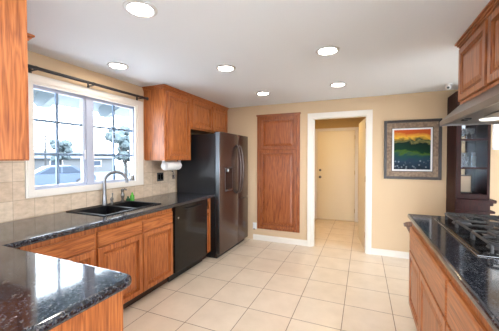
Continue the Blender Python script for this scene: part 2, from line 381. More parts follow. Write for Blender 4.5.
# far door
d2 = empty('door_2', (-.58, HY, 0)); structure(d2)
g = G(); g.box(-.405, .405, -.03, -.002, .01, 2.03, .003); g.build('door_slab', M['door'], d2)
g = G()
for x in (-.48, .41): g.box(x, x+.07, -.018, 0, 0, 2.10, .004)
g.box(-.41, .41, -.018, 0, 2.035, 2.10, .004); g.build('door_casing', M['trim'], d2)
for z, n_ in ((.98, 'door_knob'), (1.14, 'deadbolt')):
    g = G(); r = .03 if n_ == 'door_knob' else .026
    g.lathe([(0, 0), (r, 0), (r, .008), (.012, .012), (.012, .03), (r*.9, .042), (r*.8, .058), (0, .062)] if n_ == 'door_knob' else [(0, 0), (r, 0), (r, .015), (.012, .022), (0, .022)], (-.34, -.03, z), axis=(0, -1, 0)); g.build(n_, M['pewter'], d2, smooth=True)
for z in (.2, 1.05, 1.83):
    g = G(); g.cyl((.408, -.033, z), (.408, -.033, z+.09), .006); g.build('hinge', M['brass'], d2)

# ------------------------------------------------------------------ window over the sink
w1 = empty('window_1', (XL, (WY0+WY1)/2, WZ0)); structure(w1)
def W(g, name, m, parent=w1, **k):
    for v in g.bm.verts: v.co -= w1.location
    return g.build(name, m, parent, **k)
cy0, cy1, cz0, cz1 = 1.33, 2.625, 1.078, 2.125
g = G()
def ring_yz(g, x0, x1, oy0, oy1, oz0, oz1, wl, wr, wb, wt, bev=0):
    g.box(x0, x1, oy0, oy0+wl, oz0, oz1, bev); g.box(x0, x1, oy1-wr, oy1, oz0, oz1, bev)
    g.box(x0, x1, oy0+wl, oy1-wr, oz0, oz0+wb, bev); g.box(x0, x1, oy0+wl, oy1-wr, oz1-wt, oz1, bev)
ring_yz(g, XL, XL+.018, cy0, cy1, cz0, cz1, .065, .125, .062, .085)
ring_yz(g, XL+.018, XL+.025, cy0+.012, cy1-.012, cz0+.012, cz1-.012, .034, .085, .034, .050)
W(g, 'window_casing', M['trim'])
g = G(); ring_yz(g, XL-.12, XL, WY0, WY1, WZ0, WZ1, .02, .02, .02, .015); g.box(XL-.09, XL-.02, 1.893, 1.957, WZ0+.02, WZ1-.015); W(g, 'window_frame', M['sash'])
for a, b_, mm in ((WY0+.02, 1.893, 1.625), (1.957, WY1-.02, 2.245)):
    g = G(); q = .028; x0, x1 = XL-.075, XL-.035; z0, z1 = WZ0+.02, WZ1-.015
    ring_yz(g, x0, x1, a, b_, z0, z1, q, q, q, q)
    sash = W(g, 'window_sash', M['sash'])
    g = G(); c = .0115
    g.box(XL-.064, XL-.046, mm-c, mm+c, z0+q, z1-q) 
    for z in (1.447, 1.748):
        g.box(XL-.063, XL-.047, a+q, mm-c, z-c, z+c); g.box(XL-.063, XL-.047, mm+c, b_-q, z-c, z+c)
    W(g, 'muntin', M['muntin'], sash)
    g = G(); g.box(XL-.0455, XL-.0435, a+q-.004, b_-q+.004, z0+q-.004, z1-q+.004); W(g, 'glass', M['glass'], sash)
    g = G(); g.box(XL-.035, XL-.02, (b_-.02 if a < 1.5 else a+.006), (b_-.006 if a < 1.5 else a+.02), 1.40, 1.50, .003); W(g, 'latch', M['vinyl'], sash)
# window with blind beside the china cabinet
w2 = empty('window_2', ((BX0+BX1)/2, YB, BZ0)); structure(w2)
def W2(g, name, m, parent=w2):
    for v in g.bm.verts: v.co -= w2.location
    return g.build(name, m, parent)
g = G(); g.box(BX0, BX0+.03, YB+.02, YB+.09, BZ0, BZ1); g.box(BX1-.03, BX1, YB+.02, YB+.09, BZ0, BZ1); g.box(BX0, BX1, YB+.02, YB+.09, BZ1-.03, BZ1); g.box(BX0, BX1, YB-.01, YB+.09, BZ0, BZ0+.03, .003); g.box(2.08, 2.12, YB+.03, YB+.08, BZ0, BZ1)
W2(g, 'window_frame', M['vinyl'])
g = G(); g.box(BX0+.03, BX1-.03, YB+.06, YB+.064, BZ0+.03, BZ1-.03); W2(g, 'glass', M['glass'])
g = G()
for i in range(20):
    z = BZ0+.05+i*.024; g.merge((lambda q: (bmesh.ops.create_cube(q, size=1), q)[1])(bmesh.new()), Matrix.Translation((2.1, YB+.035, z)) @ Matrix.Rotation(.9, 4, 'X') @ Matrix.Diagonal((1.12, .025, .0015, 1)))
W2(g, 'window_blind', M['white'])
# unseen glazed sliding door behind the viewer, added to let in daylight
d3 = empty('added_door', ((NX0+NX1)/2, YN, 0)); structure(d3)
g = G(); k = .05
for x0, x1 in ((-2.3, -2.25), (-.03, .03), (2.25, 2.3)): g.box(x0, x1, -.1, -.04, 0, NZ)
g.box(-2.3, 2.3, -.1, -.04, NZ-k, NZ); g.box(-2.3, 2.3, -.1, -.04, 0, k); g.build('door_frame', M['vinyl'], d3)
g = G(); g.box(-2.25, 2.25, -.075, -.07, k, NZ-k); g.build('glass', M['glass'], d3)

# ------------------------------------------------------------------ ceiling lamps
def can(x, y, label, mt='lamp', grp='recessed ceiling lights'):
    t = thing('recessed_light', label, 'ceiling light', (x, y, ZC), 0, grp)
    g = G(); g.lathe([(.070, 0), (.098, 0), (.098, -.004), (.090, -.009), (.078, -.011), (.070, -.006)], n=40, close=True); g.build('trim_ring', M['ring'], t, smooth=True)
    g = G(); g.lathe([(0, -.0055), (.0715, -.0055), (.0715, -.001), (0, -.001)], n=40); g.build('lens', M[mt], t)
    return t
can(-1.246, 1.258, 'round recessed ceiling light, the largest and nearest at the top edge')
can(-2.206, 1.932, 'small recessed ceiling light above the sink window')
can(-1.272, 2.405, 'recessed ceiling light in front of the tall upper cabinet by the window')
can(-.283, 2.349, 'bright recessed ceiling light in the middle row, in line with the doorway')
can(-1.29, 3.534, 'small recessed ceiling light in front of the oak pantry')
can(-.292, 3.472, 'small recessed ceiling light just in front of the doorway')
can(-.283, 1.2, 'added unseen recessed ceiling light overhead beside the island')  # out of view, added for room light, like the next two
can(-1.25, .1, 'added unseen recessed ceiling light above the peninsula end')
can(-.28, .1, 'added unseen recessed ceiling light straight overhead')
can(-.6, 5.3, 'recessed ceiling light in the hallway beyond the doorway', 'hlamp', 'hallway lights')
can(2.3, 2.6, 'added unseen recessed ceiling light in the dining area')  # this lamp and the next are unseen, added as extra light
can(1.2, -1.6, 'added unseen recessed ceiling light behind the island')

# ------------------------------------------------------------------ base cabinets on the left wall
FX = -1.975                       # face frame plane
def base_unit(y0, y1, label, fronts, name='base_cabinet'):
    """fronts: list of (ya, yb) each with a drawer above a door"""
    t = thing(name, label, 'cabinet', (XL, (y0+y1)/2, 0), 0, 'oak base cabinets')
    def R(g):
        for v in g.bm.verts: v.co -= t.location
        return g
    g = G(); g.box(XL+.002, FX-.02, y0+.018, y1-.018, .10, .60); g.box(XL+.002, FX-.02, y0, y0+.018, .1, .872); g.box(XL+.002, FX-.02, y1-.018, y1, .1, .872); R(g).build('cabinet_body', M['oak_v'], t)
    g = G(); xs0, xs1 = FX-.02, FX
    g.box(xs0, xs1, y0, y0+.035, .10, .872); g.box(xs0, xs1, y1-.035, y1, .10, .872)
    edges_ = [y0+.035]
    for (a, b_), (c, d) in zip(fronts, fronts[1:]): g.box(xs0, xs1, b_-.012, c+.012, .10, .872); edges_ += [b_-.012, c+.012]
    edges_.append(y1-.035)
    for u, v in zip(edges_[::2], edges_[1::2]):
        for q0, q1 in ((.815, .872), (.66, .705), (.10, .13)): g.box(xs0, xs1, u, v, q0, q1)
    R(g).build('face_frame', M['oak_v'], t)
    g = G(); g.box(XL+.1, FX-.075, y0, y1, 0, .10); R(g).build('toe_kick', M['toe'], t)
    for a, b_ in fronts:
        g = G(); g.panel(b_-a, .127, .022, FACE('+x', FX+.0225, a, .693), drawer_rings(.13)); R(g).build('drawer_front', M['oak_y'], t)
        g = G(); g.panel(b_-a, .573, .022, FACE('+x', FX+.0225, a, .112)); R(g).build('door', M['oak_v'], t)
    return t
base_unit(.985, 1.49, 'oak base cabinet in the corner, left of the sink cabinet, partly behind the peninsula', [(1.03, 1.482)])
base_unit(1.492, 2.438, 'wide oak base cabinet under the black sink with two drawer fronts', [(1.505, 1.978), (1.988, 2.428)])
t = base_unit(3.137, 3.262, 'narrow oak filler cabinet between dishwasher and refrigerator', [])
# peninsula base
t = thing('peninsula_cabinet', 'oak panelled cabinet carrying the peninsula countertop, nearest at lower left', 'cabinet', (-1.7, .5, 0))
g = G(); g.box(-.86, .76, -.34, .315, .10, .872); g.build('cabinet_body', M['oak_d'], t)
g = G(); g.box(.755, .775, -.345, .325, 0, .872, .002); g.build('end_panel', M['oak_v'], t)
g = G(); g.box(-.86, .74, -.3, .25, 0, .10); g.build('toe_kick', M['toe'], t)

# countertop with a hole for the sink
def slab(loops, z0, z1, bev, seg, name, m):
    g = bmesh.new(); outer = []
    for lp in loops:
        vs = [g.verts.new((x, y, z0)) for x, y in lp]
        for i in range(len(vs)): g.edges.new((vs[i], vs[(i+1) % len(vs)]))
        outer.append(len(vs))
    bmesh.ops.triangle_fill(g, edges=g.edges[:], use_beauty=True)
    r = bmesh.ops.extrude_face_region(g, geom=g.faces[:])
    for v in [e for e in r['geom'] if isinstance(e, bmesh.types.BMVert)]: v.co.z = z1
    bmesh.ops.recalc_face_normals(g, faces=g.faces[:])
    bmesh.ops.dissolve_limit(g, angle_limit=.01, verts=g.verts[:], edges=g.edges[:])
    es = [e for e in g.edges if abs(e.verts[0].co.z-e.verts[1].co.z) < 1e-6 and len(e.link_faces) == 2 and e.calc_face_angle(0) > 1]
    if bev: bmesh.ops.bevel(g, geom=es, offset=bev, segments=seg, affect='EDGES', profile=.5, clamp_overlap=True)
    G_ = G(); G_.merge(g); return G_
def arc(cx_, cy_, r, a0, a1, n=8): return [(cx_+r*math.cos(math.radians(a0+(a1-a0)*i/n)), cy_+r*math.sin(math.radians(a0+(a1-a0)*i/n))) for i in range(n+1)]
CX = -1.888
SX0, SX1, SY0, SY1 = -2.545, -2.03, 1.63, 2.33
outl = [(XL+.013, .12)] + [(-.886, .12)] + arc(-.886-.06, .868-.06, .06, 0, 90) + [(CX, .868), (CX, 3.262), (XL+.013, 3.262)]
g = slab([outl, [(SX0+.015, SY0+.015), (SX1-.015, SY0+.015), (SX1-.015, SY1-.015), (SX0+.015, SY1-.015)]], .874, .914, .016, 6, 'countertop', M['granite'])
o = g.build('countertop', M['granite'], None, loc=(-2.2, 1.5, .874)); single(o, 'L-shaped dark polished granite countertop around the sink and over the peninsula', 'countertop')

# sink
t = thing('kitchen_sink', 'black double bowl sink set into the granite under the window', 'sink', ((SX0+SX1)/2, (SY0+SY1)/2, .914))
def R(g, t=t):
    for v in g.bm.verts: v.co -= t.location
    return g
sm = (SY0+SY1)/2+.02
g = G(); z0, z1 = .9145, .922
bx = SX0+.10
g.box(SX0, bx, SY0, SY1, z0, z1, .003); g.box(SX1-.03, SX1, SY0, SY1, z0, z1, .003); g.box(bx-.002, SX1-.028, SY0, SY0+.03, z0, z1, .003); g.box(bx-.002, SX1-.028, SY1-.03, SY1, z0, z1, .003); g.box(bx-.002, SX1-.028, sm-.018, sm+.018, z0, z1, .003); R(g).build('sink_rim', M['sinkm'], t)
for a, b_ in ((SY0+.03, sm-.018), (sm+.018, SY1-.03)):
    g = G(); x0, x1 = bx, SX1-.03; zb = .72; q = .006
    g.box(x0, x1, a, b_, zb, zb+q); g.box(x0-q, x0, a, b_, zb, z0+.002); g.box(x1, x1+q, a, b_, zb, z0+.002); g.box(x0, x1, a-q, a, zb, z0+.002); g.box(x0, x1, b_, b_+q, zb, z0+.002)
    bo = R(g).build('bowl', M['sinkm'], t)
    g = G(); g.lathe([(0, 0), (.042, 0), (.045, .003), (.03, .004), (0, .002)], ((x0+x1)/2, (a+b_)/2, zb+q)); R(g).build('drain', M['chrome'], bo, smooth=True)
# faucet
t = thing('kitchen_faucet', 'tall brushed nickel gooseneck faucet with side lever behind the sink', 'faucet', (-2.50, 2.005, .9225))
g = G(); g.lathe([(0, 0), (.030, 0), (.030, .006), (.024, .012), (.0225, .05), (.0165, .12), (.0145, .13)]); g.build('faucet_base', M['chrome'], t, smooth=True)
pts = [(0, 0, .12), (0, 0, .235)]
Rr = .108; dx, dy = .72, .69
for i in range(0, 17):
    a = PI-PI*i/16*1.02; u = Rr+Rr*math.cos(a); pts.append((u*dx, u*dy, .235+Rr*math.sin(a)))
u = pts[-1]
g = G(); g.tube(pts, .0125, 14, rs=[.0175, .0165]+[.015]*17); g.build('gooseneck', M['chrome'], t, smooth=True)
g = G(); g.cyl((u[0], u[1], u[2]+.004), (u[0], u[1], u[2]-.03), .0135, .0165); g.cyl((u[0], u[1], u[2]-.03), (u[0], u[1], u[2]-.036), .0175, .016); g.build('spray_head', M['pewter'], t, smooth=True)
g = G(); g.lathe([(0, 0), (.02, 0), (.02, .008), (.013, .016), (.012, .04), (.017, .05), (.017, .062), (.009, .075), (0, .078)], (.045, .05, 0)); g.tube([(.045, .05, .06), (.04, .062, .085), (.036, .066, .12)], .006, 10, rs=[.008, .006, .0085]); g.build('lever_handle', M['pewter'], t, smooth=True)
t.children[-1].scale = (1.25, 1.25, 1.3)
t = thing('side_sprayer', 'small aged metal side sprayer right of the gooseneck faucet', 'sprayer', (-2.50, 2.235, .9225))
g = G(); g.lathe([(0, 0), (.021, 0), (.021, .006), (.013, .014), (.012, .022), (0, .022)]); g.build('base', M['pewter'], t, smooth=True)
g = G(); g.lathe([(0, .02), (.010, .02), (.016, .045), (.017, .062), (.011, .085), (.014, .098), (.014, .112), (0, .12)]); g.tube([(0, 0, .10), (.012, .008, .115), (.03, .018, .105)], .008); g.build('spray_handle', M['pewter'], t, smooth=True)
for c_o in t.children: c_o.scale = (1.25, 1.25, 1.25)
t = thing('soap_bottle', 'small bright green dish soap bottle behind the sink corner', 'bottle', (-2.50, 2.372, .915))
g = G(); g.lathe([(0, 0), (.022, 0), (.024, .006), (.024, .05), (.018, .066), (.009, .072), (.009, .078), (0, .078)]); g.build('bottle_body', M['green'], t, smooth=True)
g = G(); g.cyl((0, 0, .078), (0, 0, .090), .010); g.cyl((0, 0, .09), (0, 0, .1), .005); g.build('cap', M['green'], t, smooth=True)
t = thing('dish_scrubber', 'dark green dish scrubber beside the green soap bottle', 'scrubber', (-2.515, 2.325, .915))
g = G(); g.lathe([(0, 0), (.019, 0), (.023, .012), (.021, .03), (0, .034)], n=18); g.build('scrubber_pad', M['dgreen'], t, smooth=True)
g = G(); g.lathe([(0, .033), (.012, .033), (.009, .04), (.013, .052), (0, .058)], n=18); g.build('handle', M['dgreen'], t, smooth=True)

# dishwasher
t = thing('dishwasher', 'glossy black dishwasher between the sink cabinet and refrigerator', 'dishwasher', (-2.25, 2.79, 0))
def loc(g, t):
    for v in g.bm.verts: v.co -= t.location
    return g
g = G(); g.box(XL+.05, -1.99, 2.443, 3.132, .1, .868); loc(g, t).build('dishwasher_body', M['blk'], t)
g = G(); g.box(-1.985, -1.945, 2.447, 3.128, .11, .866, .004); dd = loc(g, t).build('dishwasher_door', M['gloss'], t)
g = G(); g.box(-1.946, -1.938, 2.447, 3.128, .768, .866, .003); cp = loc(g, t).build('control_panel', M['gloss'], dd)
g = G(); g.tube([(-1.943, 2.62, .822), (-1.915, 2.64, .818), (-1.910, 2.79, .812), (-1.915, 2.95, .818), (-1.943, 2.97, .822)], .008, 10); loc(g, t).build('handle', M['gloss'], dd, smooth=True)
g = G(); g.lathe([(0, 0), (.012, 0), (.012, .002), (0, .002)], (-1.945, 2.51, .73), axis=(1, 0, 0)); loc(g, t).build('badge', M['ssedge'], dd)
g = G(); g.box(XL+.1, -2.03, 2.443, 3.132, 0, .10); loc(g, t).build('toe_kick', M['blk'], t)

# refrigerator
FY0, FY1, FF = 3.272, 4.262, -1.83
t = thing('refrigerator', 'tall black stainless refrigerator with curved twin handles and water dispenser', 'refrigerator', (-2.2, 3.77, 0))
g = G(); g.box(XL+.03, FF-.075, FY0+.004, FY1-.004, .03, 1.755, .004); loc(g, t).build('refrigerator_body', M['fside'], t)
g = G(); g.box(XL+.1, FF-.06, FY0+.02, FY1-.02, 0, .05); loc(g, t).build('base_grille', M['blk'], t)
for y in (FY0+.06, FY1-.14):
    g = G(); g.box(FF-.12, FF-.03, y, y+.08, 1.755, 1.785, .004); loc(g, t).build('hinge_cover', M['blk'], t)
FS = 3.862
def fdoor(y0, y1, z0, z1, name, edge):
    g = G(); g.box(FF-.062, FF, y0, y1, z0, z1, .008, 3); d = loc(g, t).build(name, M['blackss'], t, smooth=True)
    if edge:
        g = G(); g.box(FF-.064, FF-.006, y0-.002, y0+.001, z0+.01, z1-.01); loc(g, t).build('steel_edge', M['fedge'], d)
    return d
fl = fdoor(FY0, FS-.003, .06, 1.785, 'door', True); fr_ = fdoor(FS+.003, FY1, .765, 1.785, 'door', False); fdoor(FS+.003, FY1, .06, .757, 'drawer_door', False)
for y, d in ((FS-.045, fl), (FS+.045, fr_)):
    pts = []
    for i in range(21):
        u = i/20; pts.append((FF+.012+.062*math.sin(PI*u)**.6 if 0 < u < 1 else FF-.003, y+(-.005 if y < FS else .005)*0, .86+.76*u))
    g = G(); g.tube(pts, .0115, 12); loc(g, t).build('handle', M['blackss'], d, smooth=True)
g = G(); g.box(FF-.001, FF+.004, 3.42, 3.66, .93, 1.285, .003); dp = loc(g, t).build('dispenser', M['disp'], fl)
g = G(); g.box(FF+.003, FF+.006, 3.435, 3.645, .96, 1.265, .001); loc(g, t).build('dispenser_recess', M['gloss'], dp)
g = G(); g.box(FF+.005, FF+.028, 3.45, 3.63, .95, .962, .003); loc(g, t).build('dispenser_tray', M['ssedge'], dp)
g = G(); g.cyl((FF+.012, 3.50, 1.215), (FF+.012, 3.50, 1.26), .014, .018); loc(g, t).build('dispenser_spout', M['ssedge'], dp)

# ------------------------------------------------------------------ upper cabinets
def upper(name, label, y0, y1, z0, z1, doors, xf, crown=True, end=True, endfar=False, cat='cabinet', grp='oak upper cabinets', xb=XL, mats=('oak_v', 'oak_y')):
    t = thing(name, label, cat, ((xb+xf)/2, (y0+y1)/2, z0), 0, grp); s = 1 if xf > xb else -1
    a, b_ = sorted((xb+.002*s, xf-.019*s))
    g = G(); g.box(a, b_, y0, y1, z0, z1); loc(g, t).build('cabinet_body', M[mats[0]], t)
    g = G(); a, b_ = sorted((xf-.02*s, xf)); g.box(a, b_, y0, y1, z0, z1, .001); loc(g, t).build('face_frame', M[mats[0]], t)
    for (ya, yb, za, zb) in doors:
        g = G(); g.panel(yb-ya, zb-za, .019, FACE('+x', xf+.0195, ya, za) if s > 0 else FACE('-x', xf-.0195, yb, za)); loc(g, t).build('door', M[mats[0]], t)
    if crown:
        g = G()
        for dz0, dz1, pr_ in ((.0, .014, .010), (.014, .030, .020), (.030, .044, .034)):
            a, b_ = sorted((xb+.003*s, xf+pr_*s)); g.box(a, b_, y0-(pr_ if end else 0), y1+(pr_ if endfar else 0), ZC-.045+dz0, ZC-.045+dz1, .003)
        loc(g, t).build('crown_molding', M[mats[1]], t)
    return t
UX = -2.262
upper('upper_cabinet', 'tall oak upper cabinet between the window and the refrigerator', 2.655, 3.205, 1.385, ZC-.045, [(2.69, 3.18, 1.40, 2.245)], UX)
upper('upper_cabinet', 'short two-door oak cabinet above the refrigerator', 3.207, 4.325, 1.83, ZC-.045, [(3.235, 3.765, 1.85, 2.245), (3.79, 4.30, 1.85, 2.245)], UX, end=False)
upper('upper_cabinet', 'oak upper cabinet on the window wall, mostly hidden left of the window', .55, 1.192, 1.395, ZC-.045, [(.62, 1.165, 1.41, 2.245)], UX, end=False, endfar=True)
# its crown returns towards the window
t = thing('peninsula_upper_cabinet', 'dark oak hanging cabinet end filling the left edge above the peninsula', 'cabinet', (-1.95, .67, 1.405))
g = G(); g.box(-.245, .33, -.16, .155, 0, ZC-1.405); g.build('cabinet_body', M['oak_v'], t)
g = G(); g.box(.33, .35, -.17, .175, 0, ZC-1.405, .002); g.build('end_panel', M['oak_v'], t)
g = G(); g.panel(.555, ZC-1.405-.04, .019, Matrix.Translation((-.245, -.179, .02))); g.build('door', M['oak_v'], t)

# ------------------------------------------------------------------ pantry in the back wall
PX0, PX1, PZ0, PZ1 = -1.681, -.943, .202, 2.138
t = thing('pantry_cabinet', 'tall built-in oak pantry with two raised panel doors on the back wall', 'cabinet', ((PX0+PX1)/2, YB, PZ0))
hw = (PX1-PX0)/2; hh = PZ1-PZ0
g = G(); q = .055
g.box(-hw, -hw+q, -.022, -.001, 0, hh, .003); g.box(hw-q, hw, -.022, -.001, 0, hh, .003); g.box(-hw+q, hw-q, -.0215, -.001, 0, q, .002); g.box(-hw+q, hw-q, -.0215, -.001, hh-q, hh, .002); g.box(-hw+q, hw-q, -.0215, -.001, 1.325, 1.375, .002)
g.box(-hw+q, hw-q, -.012, -.001, q, hh-q)
g.build('face_frame', M['oak_d'], t)
g = G(); g.box(-hw-.012, hw+.012, -.03, -.001, hh-.012, hh+.014, .003); g.build('top_molding', M['oak_dx'], t)
for z0, z1 in ((.04, 1.343), (1.353, hh-.04)):
    g = G(); g.panel(2*hw-.10, z1-z0, .019, Matrix.Translation((-hw+.05, -.0415, z0)), [(0, .019), (0, .005), (.005, 0), (.043, 0), (.045, .013), (.050, .013), (.052, .006), (.057, .007), (.059, .018), (.069, .018), (.071, .013), (.102, .003)]); g.build('door', M['oak_d'], t)

# ------------------------------------------------------------------ picture
A0, A1, AZ0, AZ1 = .272, .965, 1.12, 1.945
t = thing('framed_picture', 'framed sunset landscape picture with wide brown mat on the back wall', 'picture', ((A0+A1)/2, YB, AZ0))
pw = (A1-A0)/2; ph = AZ1-AZ0
g = G(); q = .036
g.box(-pw, -pw+q, -.03, -.001, 0, ph, .004); g.box(pw-q, pw, -.03, -.001, 0, ph, .004); g.box(-pw+q, pw-q, -.03, -.001, 0, q, .004); g.box(-pw+q, pw-q, -.03, -.001, ph-q, ph, .004); g.build('picture_frame', M['frame'], t)
g = G(); g.box(-pw+q, pw-q, -.014, -.002, q, ph-q); g.build('mat_board', M['burl'], t)
mx_, mz = .105, .115
g = G(); g.box(-pw+mx_-.008, pw-mx_+.008, -.0175, -.013, mz-.008, ph-mz+.008); g.build('inner_fillet', M['frame'], t)
g = G(); g.box(-pw+mx_, pw-mx_, -.019, -.015, mz, ph-mz); g.build('white_mat', M['white'], t)
g = G(); w_ = pw-mx_-.022; h_ = ph-2*mz-.044; g.box(-w_, w_, -.002, 0, 0, h_); o = g.build('artwork', M['art'], t); o.location = (0, -.019, mz+.022)

# ------------------------------------------------------------------ island
IX = .405; IY1 = 2.765; IY0 = .25
def isl(label, y0, y1, drawers, doors, wide=1.13):
    t = thing('island_cabinet', label, 'cabinet', ((IX+wide)/2, (y0+y1)/2, 0), 0, 'island base cabinets')
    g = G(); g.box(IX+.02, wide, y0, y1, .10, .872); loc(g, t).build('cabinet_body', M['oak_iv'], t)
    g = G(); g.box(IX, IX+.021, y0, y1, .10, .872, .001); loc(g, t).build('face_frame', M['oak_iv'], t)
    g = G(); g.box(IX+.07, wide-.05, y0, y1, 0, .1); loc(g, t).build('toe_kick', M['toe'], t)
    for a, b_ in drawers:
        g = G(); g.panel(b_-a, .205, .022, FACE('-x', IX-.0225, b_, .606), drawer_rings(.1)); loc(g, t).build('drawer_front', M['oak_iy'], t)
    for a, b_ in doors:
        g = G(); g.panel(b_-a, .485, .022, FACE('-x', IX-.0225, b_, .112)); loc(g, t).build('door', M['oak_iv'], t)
    return t
isl('oak island cabinet at the doorway end, one long drawer over two doors', 1.595, IY1, [(1.603, 2.750)], [(2.268, 2.750), (1.603, 2.258)])
isl('oak island cabinet nearest the viewer, cut by the right edge', IY0, 1.593, [(.955, 1.585), (.30, .945)], [(.955, 1.585), (.30, .945)])
g = slab([[(.372, .2), (1.18, .2), (1.18, 2.785), (.372, 2.785)]], .874, .914, .014, 6, '', None)
o = g.build('island_countertop', M['granite'], None, loc=(.7, 1.5, .874)); single(o, 'dark polished granite island countertop under the gas cooktop', 'countertop')

# cooktop
KX0, KX1, KY0, KY1 = .535, 1.06, 1.70, 2.60
t = thing('gas_cooktop', 'black gas cooktop with cast iron grates on the island', 'cooktop', ((KX0+KX1)/2, (KY0+KY1)/2, .9145))
kw, kh = (KX1-KX0)/2, (KY1-KY0)/2
g = G(); g.box(-kw, kw, -kh, kh, 0, .006, .002); g.build('steel_rim', M['ssedge'], t)
g = G(); g.box(-kw+.012, kw-.012, -kh+.012, kh-.012, .005, .013, .004); g.build('cooktop_surface', M['gloss'], t)
for x, y, r in ((-.12, .30, .04), (.13, .30, .033), (-.02, 0, .055), (-.12, -.30, .034), (.13, -.30, .045)):
    g = G(); g.lathe([(0, .013), (r+.02, .013), (r+.014, .02), (r, .024), (r, .030), (0, .030)], (x, y, 0)); bu = g.build('burner', M['chrome'], t, smooth=True)
    g = G(); g.lathe([(0, .030), (r*.85, .030), (r*.9, .036), (r*.6, .040), (0, .041)], (x, y, 0)); g.build('burner_cap', M['iron'], bu, smooth=True)
def grate(y0, y1, cs):
    g = G(); z = .060; r = .0085; x0, x1 = -kw+.065, kw-.065
    def bar(p, q): g.tube([(*p, z), (*q, z)], r, 8)
    c = .03
    ring = []
    for (cx_, cy_, a0) in ((x1-c, y1-c, 0), (x0+c, y1-c, 90), (x0+c, y0+c, 180), (x1-c, y0+c, 270)): ring += [(px, py, z) for px, py in arc(cx_, cy_, c, a0, a0+90, 5)]
    g.tube(ring+[ring[0]], r, 8)
    for (px, py) in ((x0+.008, y0+.008), (x1-.008, y0+.008), (x0+.008, y1-.008), (x1-.008, y1-.008), ((x0+x1)/2, y0), ((x0+x1)/2, y1)): g.cyl((px, py, .013), (px, py, z), .009, .007, 8)
    if len(cs) == 2: bar((0, y0), (0, y1))
    for (cx_, cy_) in cs:
        xa, xb = (x0, 0) if len(cs) == 2 and cx_ < 0 else ((0, x1) if len(cs) == 2 else (x0, x1))
        for sx_, sy_ in ((1, 0), (-1, 0), (0, 1), (0, -1)):
            ex = xb if sx_ > 0 else xa if sx_ < 0 else cx_; ey = y1 if sy_ > 0 else y0 if sy_ < 0 else cy_
            g.tube([(ex, ey, z), (cx_+sx_*.06, cy_+sy_*.06, z+.006), (cx_+sx_*.022, cy_+sy_*.022, z+.008)], r, 8)
        g.tube([(cx_+.062*math.cos(2*PI*i/20), cy_+.062*math.sin(2*PI*i/20), z-.002) for i in range(21)], .005, 8)
    g.build('grate', M['iron'], t, smooth=True)
grate(.155, kh-.03, [(-.12, .30), (.13, .30)]); grate(-.145, .145, [(-.02, 0)]); grate(-kh+.03, -.155, [(-.12, -.30), (.13, -.30)])
for i in range(5):
    g = G(); g.lathe([(0, .012), (.022, .012), (.02, .018), (.017, .034), (0, .036)], (kw-.035, -.16+.08*i, 0)); g.box(kw-.039, kw-.031, -.176+.08*i, -.144+.08*i, .034, .042, .002); g.build('control_knob', M['blk'], t, smooth=True)

# cabinets and hood above the island
UXI = .692
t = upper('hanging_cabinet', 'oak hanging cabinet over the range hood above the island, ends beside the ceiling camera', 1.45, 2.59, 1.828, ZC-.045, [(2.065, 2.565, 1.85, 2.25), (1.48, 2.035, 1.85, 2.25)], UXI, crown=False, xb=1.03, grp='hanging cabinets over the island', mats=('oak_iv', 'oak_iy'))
g = G()
for dz0, dz1, pr_ in ((.0, .014, .010), (.014, .030, .020), (.030, .0445, .032)): g.box(UXI-pr_, 1.03, 1.45, 2.59+pr_, ZC-.045+dz0, ZC-.045+dz1, .003)
loc(g, t).build('crown_molding', M['oak_iy'], t)
t = thing('range_hood', 'slim dark steel range hood with sloped front under the hanging cabinet', 'range hood', (.8, 2.05, 1.668))
y0, y1 = -.55, .545
# front slope and shell, open recess underneath
g = G(); g.prism([(.69-.8, .158), (.70-.8, .158), (1.03-.8, .158), (1.03-.8, .0), (1.015-.8, 0), (1.015-.8, .145), (.70-.8, .145), (.575-.8, .03), (.575-.8, 0), (.563-.8, 0), (.563-.8, .035)], y0, y1, 'xz')
g.prism([(.563-.8, 0), (.563-.8, .035), (.69-.8, .158), (1.03-.8, .158), (1.03-.8, 0)], y1-.012, y1, 'xz'); g.prism([(.563-.8, 0), (.563-.8, .035), (.69-.8, .158), (1.03-.8, .158), (1.03-.8, 0)], y0, y0+.012, 'xz')
g.build('hood_shell', M['hoodm'], t)
g = G(); g.box(.575-.8, 1.015-.8, y0+.012, y1-.012, .012, .02); pn = g.build('hood_underside', M['hoodu'], t)
g = G(); g.box(-.10, .19, -.35, .1, .006, .0125); g.build('filter', M['chrome'], pn)
g = G(); g.lathe([(0, 0), (.055, .002), (.06, .012), (0, .012)], (-.01, .27, 0), n=24); lm = g.build('hood_lamp', M['lens'], t, smooth=True)
for y in (.17, .235):
    g = G(); g.box(-.175, -.14, y, y+.03, .002, .013, .002); g.build('switch', M['blk'], t)

# ceiling camera
t = thing('security_camera', 'small white dome security camera on the ceiling near the hanging cabinet', 'camera', (.94, 3.96, ZC))
g = G(); g.cyl((0, 0, 0), (0, 0, -.010), .030); g.cyl((0, 0, -.008), (0, 0, -.02), .012); g.build('mount', M['white'], t, smooth=True)
g = G(); g.ball((0, 0, -.042), .030); g.build('camera_head', M['white'], t, smooth=True)
g = G(); g.lathe([(0, .012), (.013, .012), (.015, .004), (.015, -.01), (0, -.01)], (-.004, -.024, -.052), axis=(-.15, -1, -.3)); g.build('lens', M['blk'], t, smooth=True)

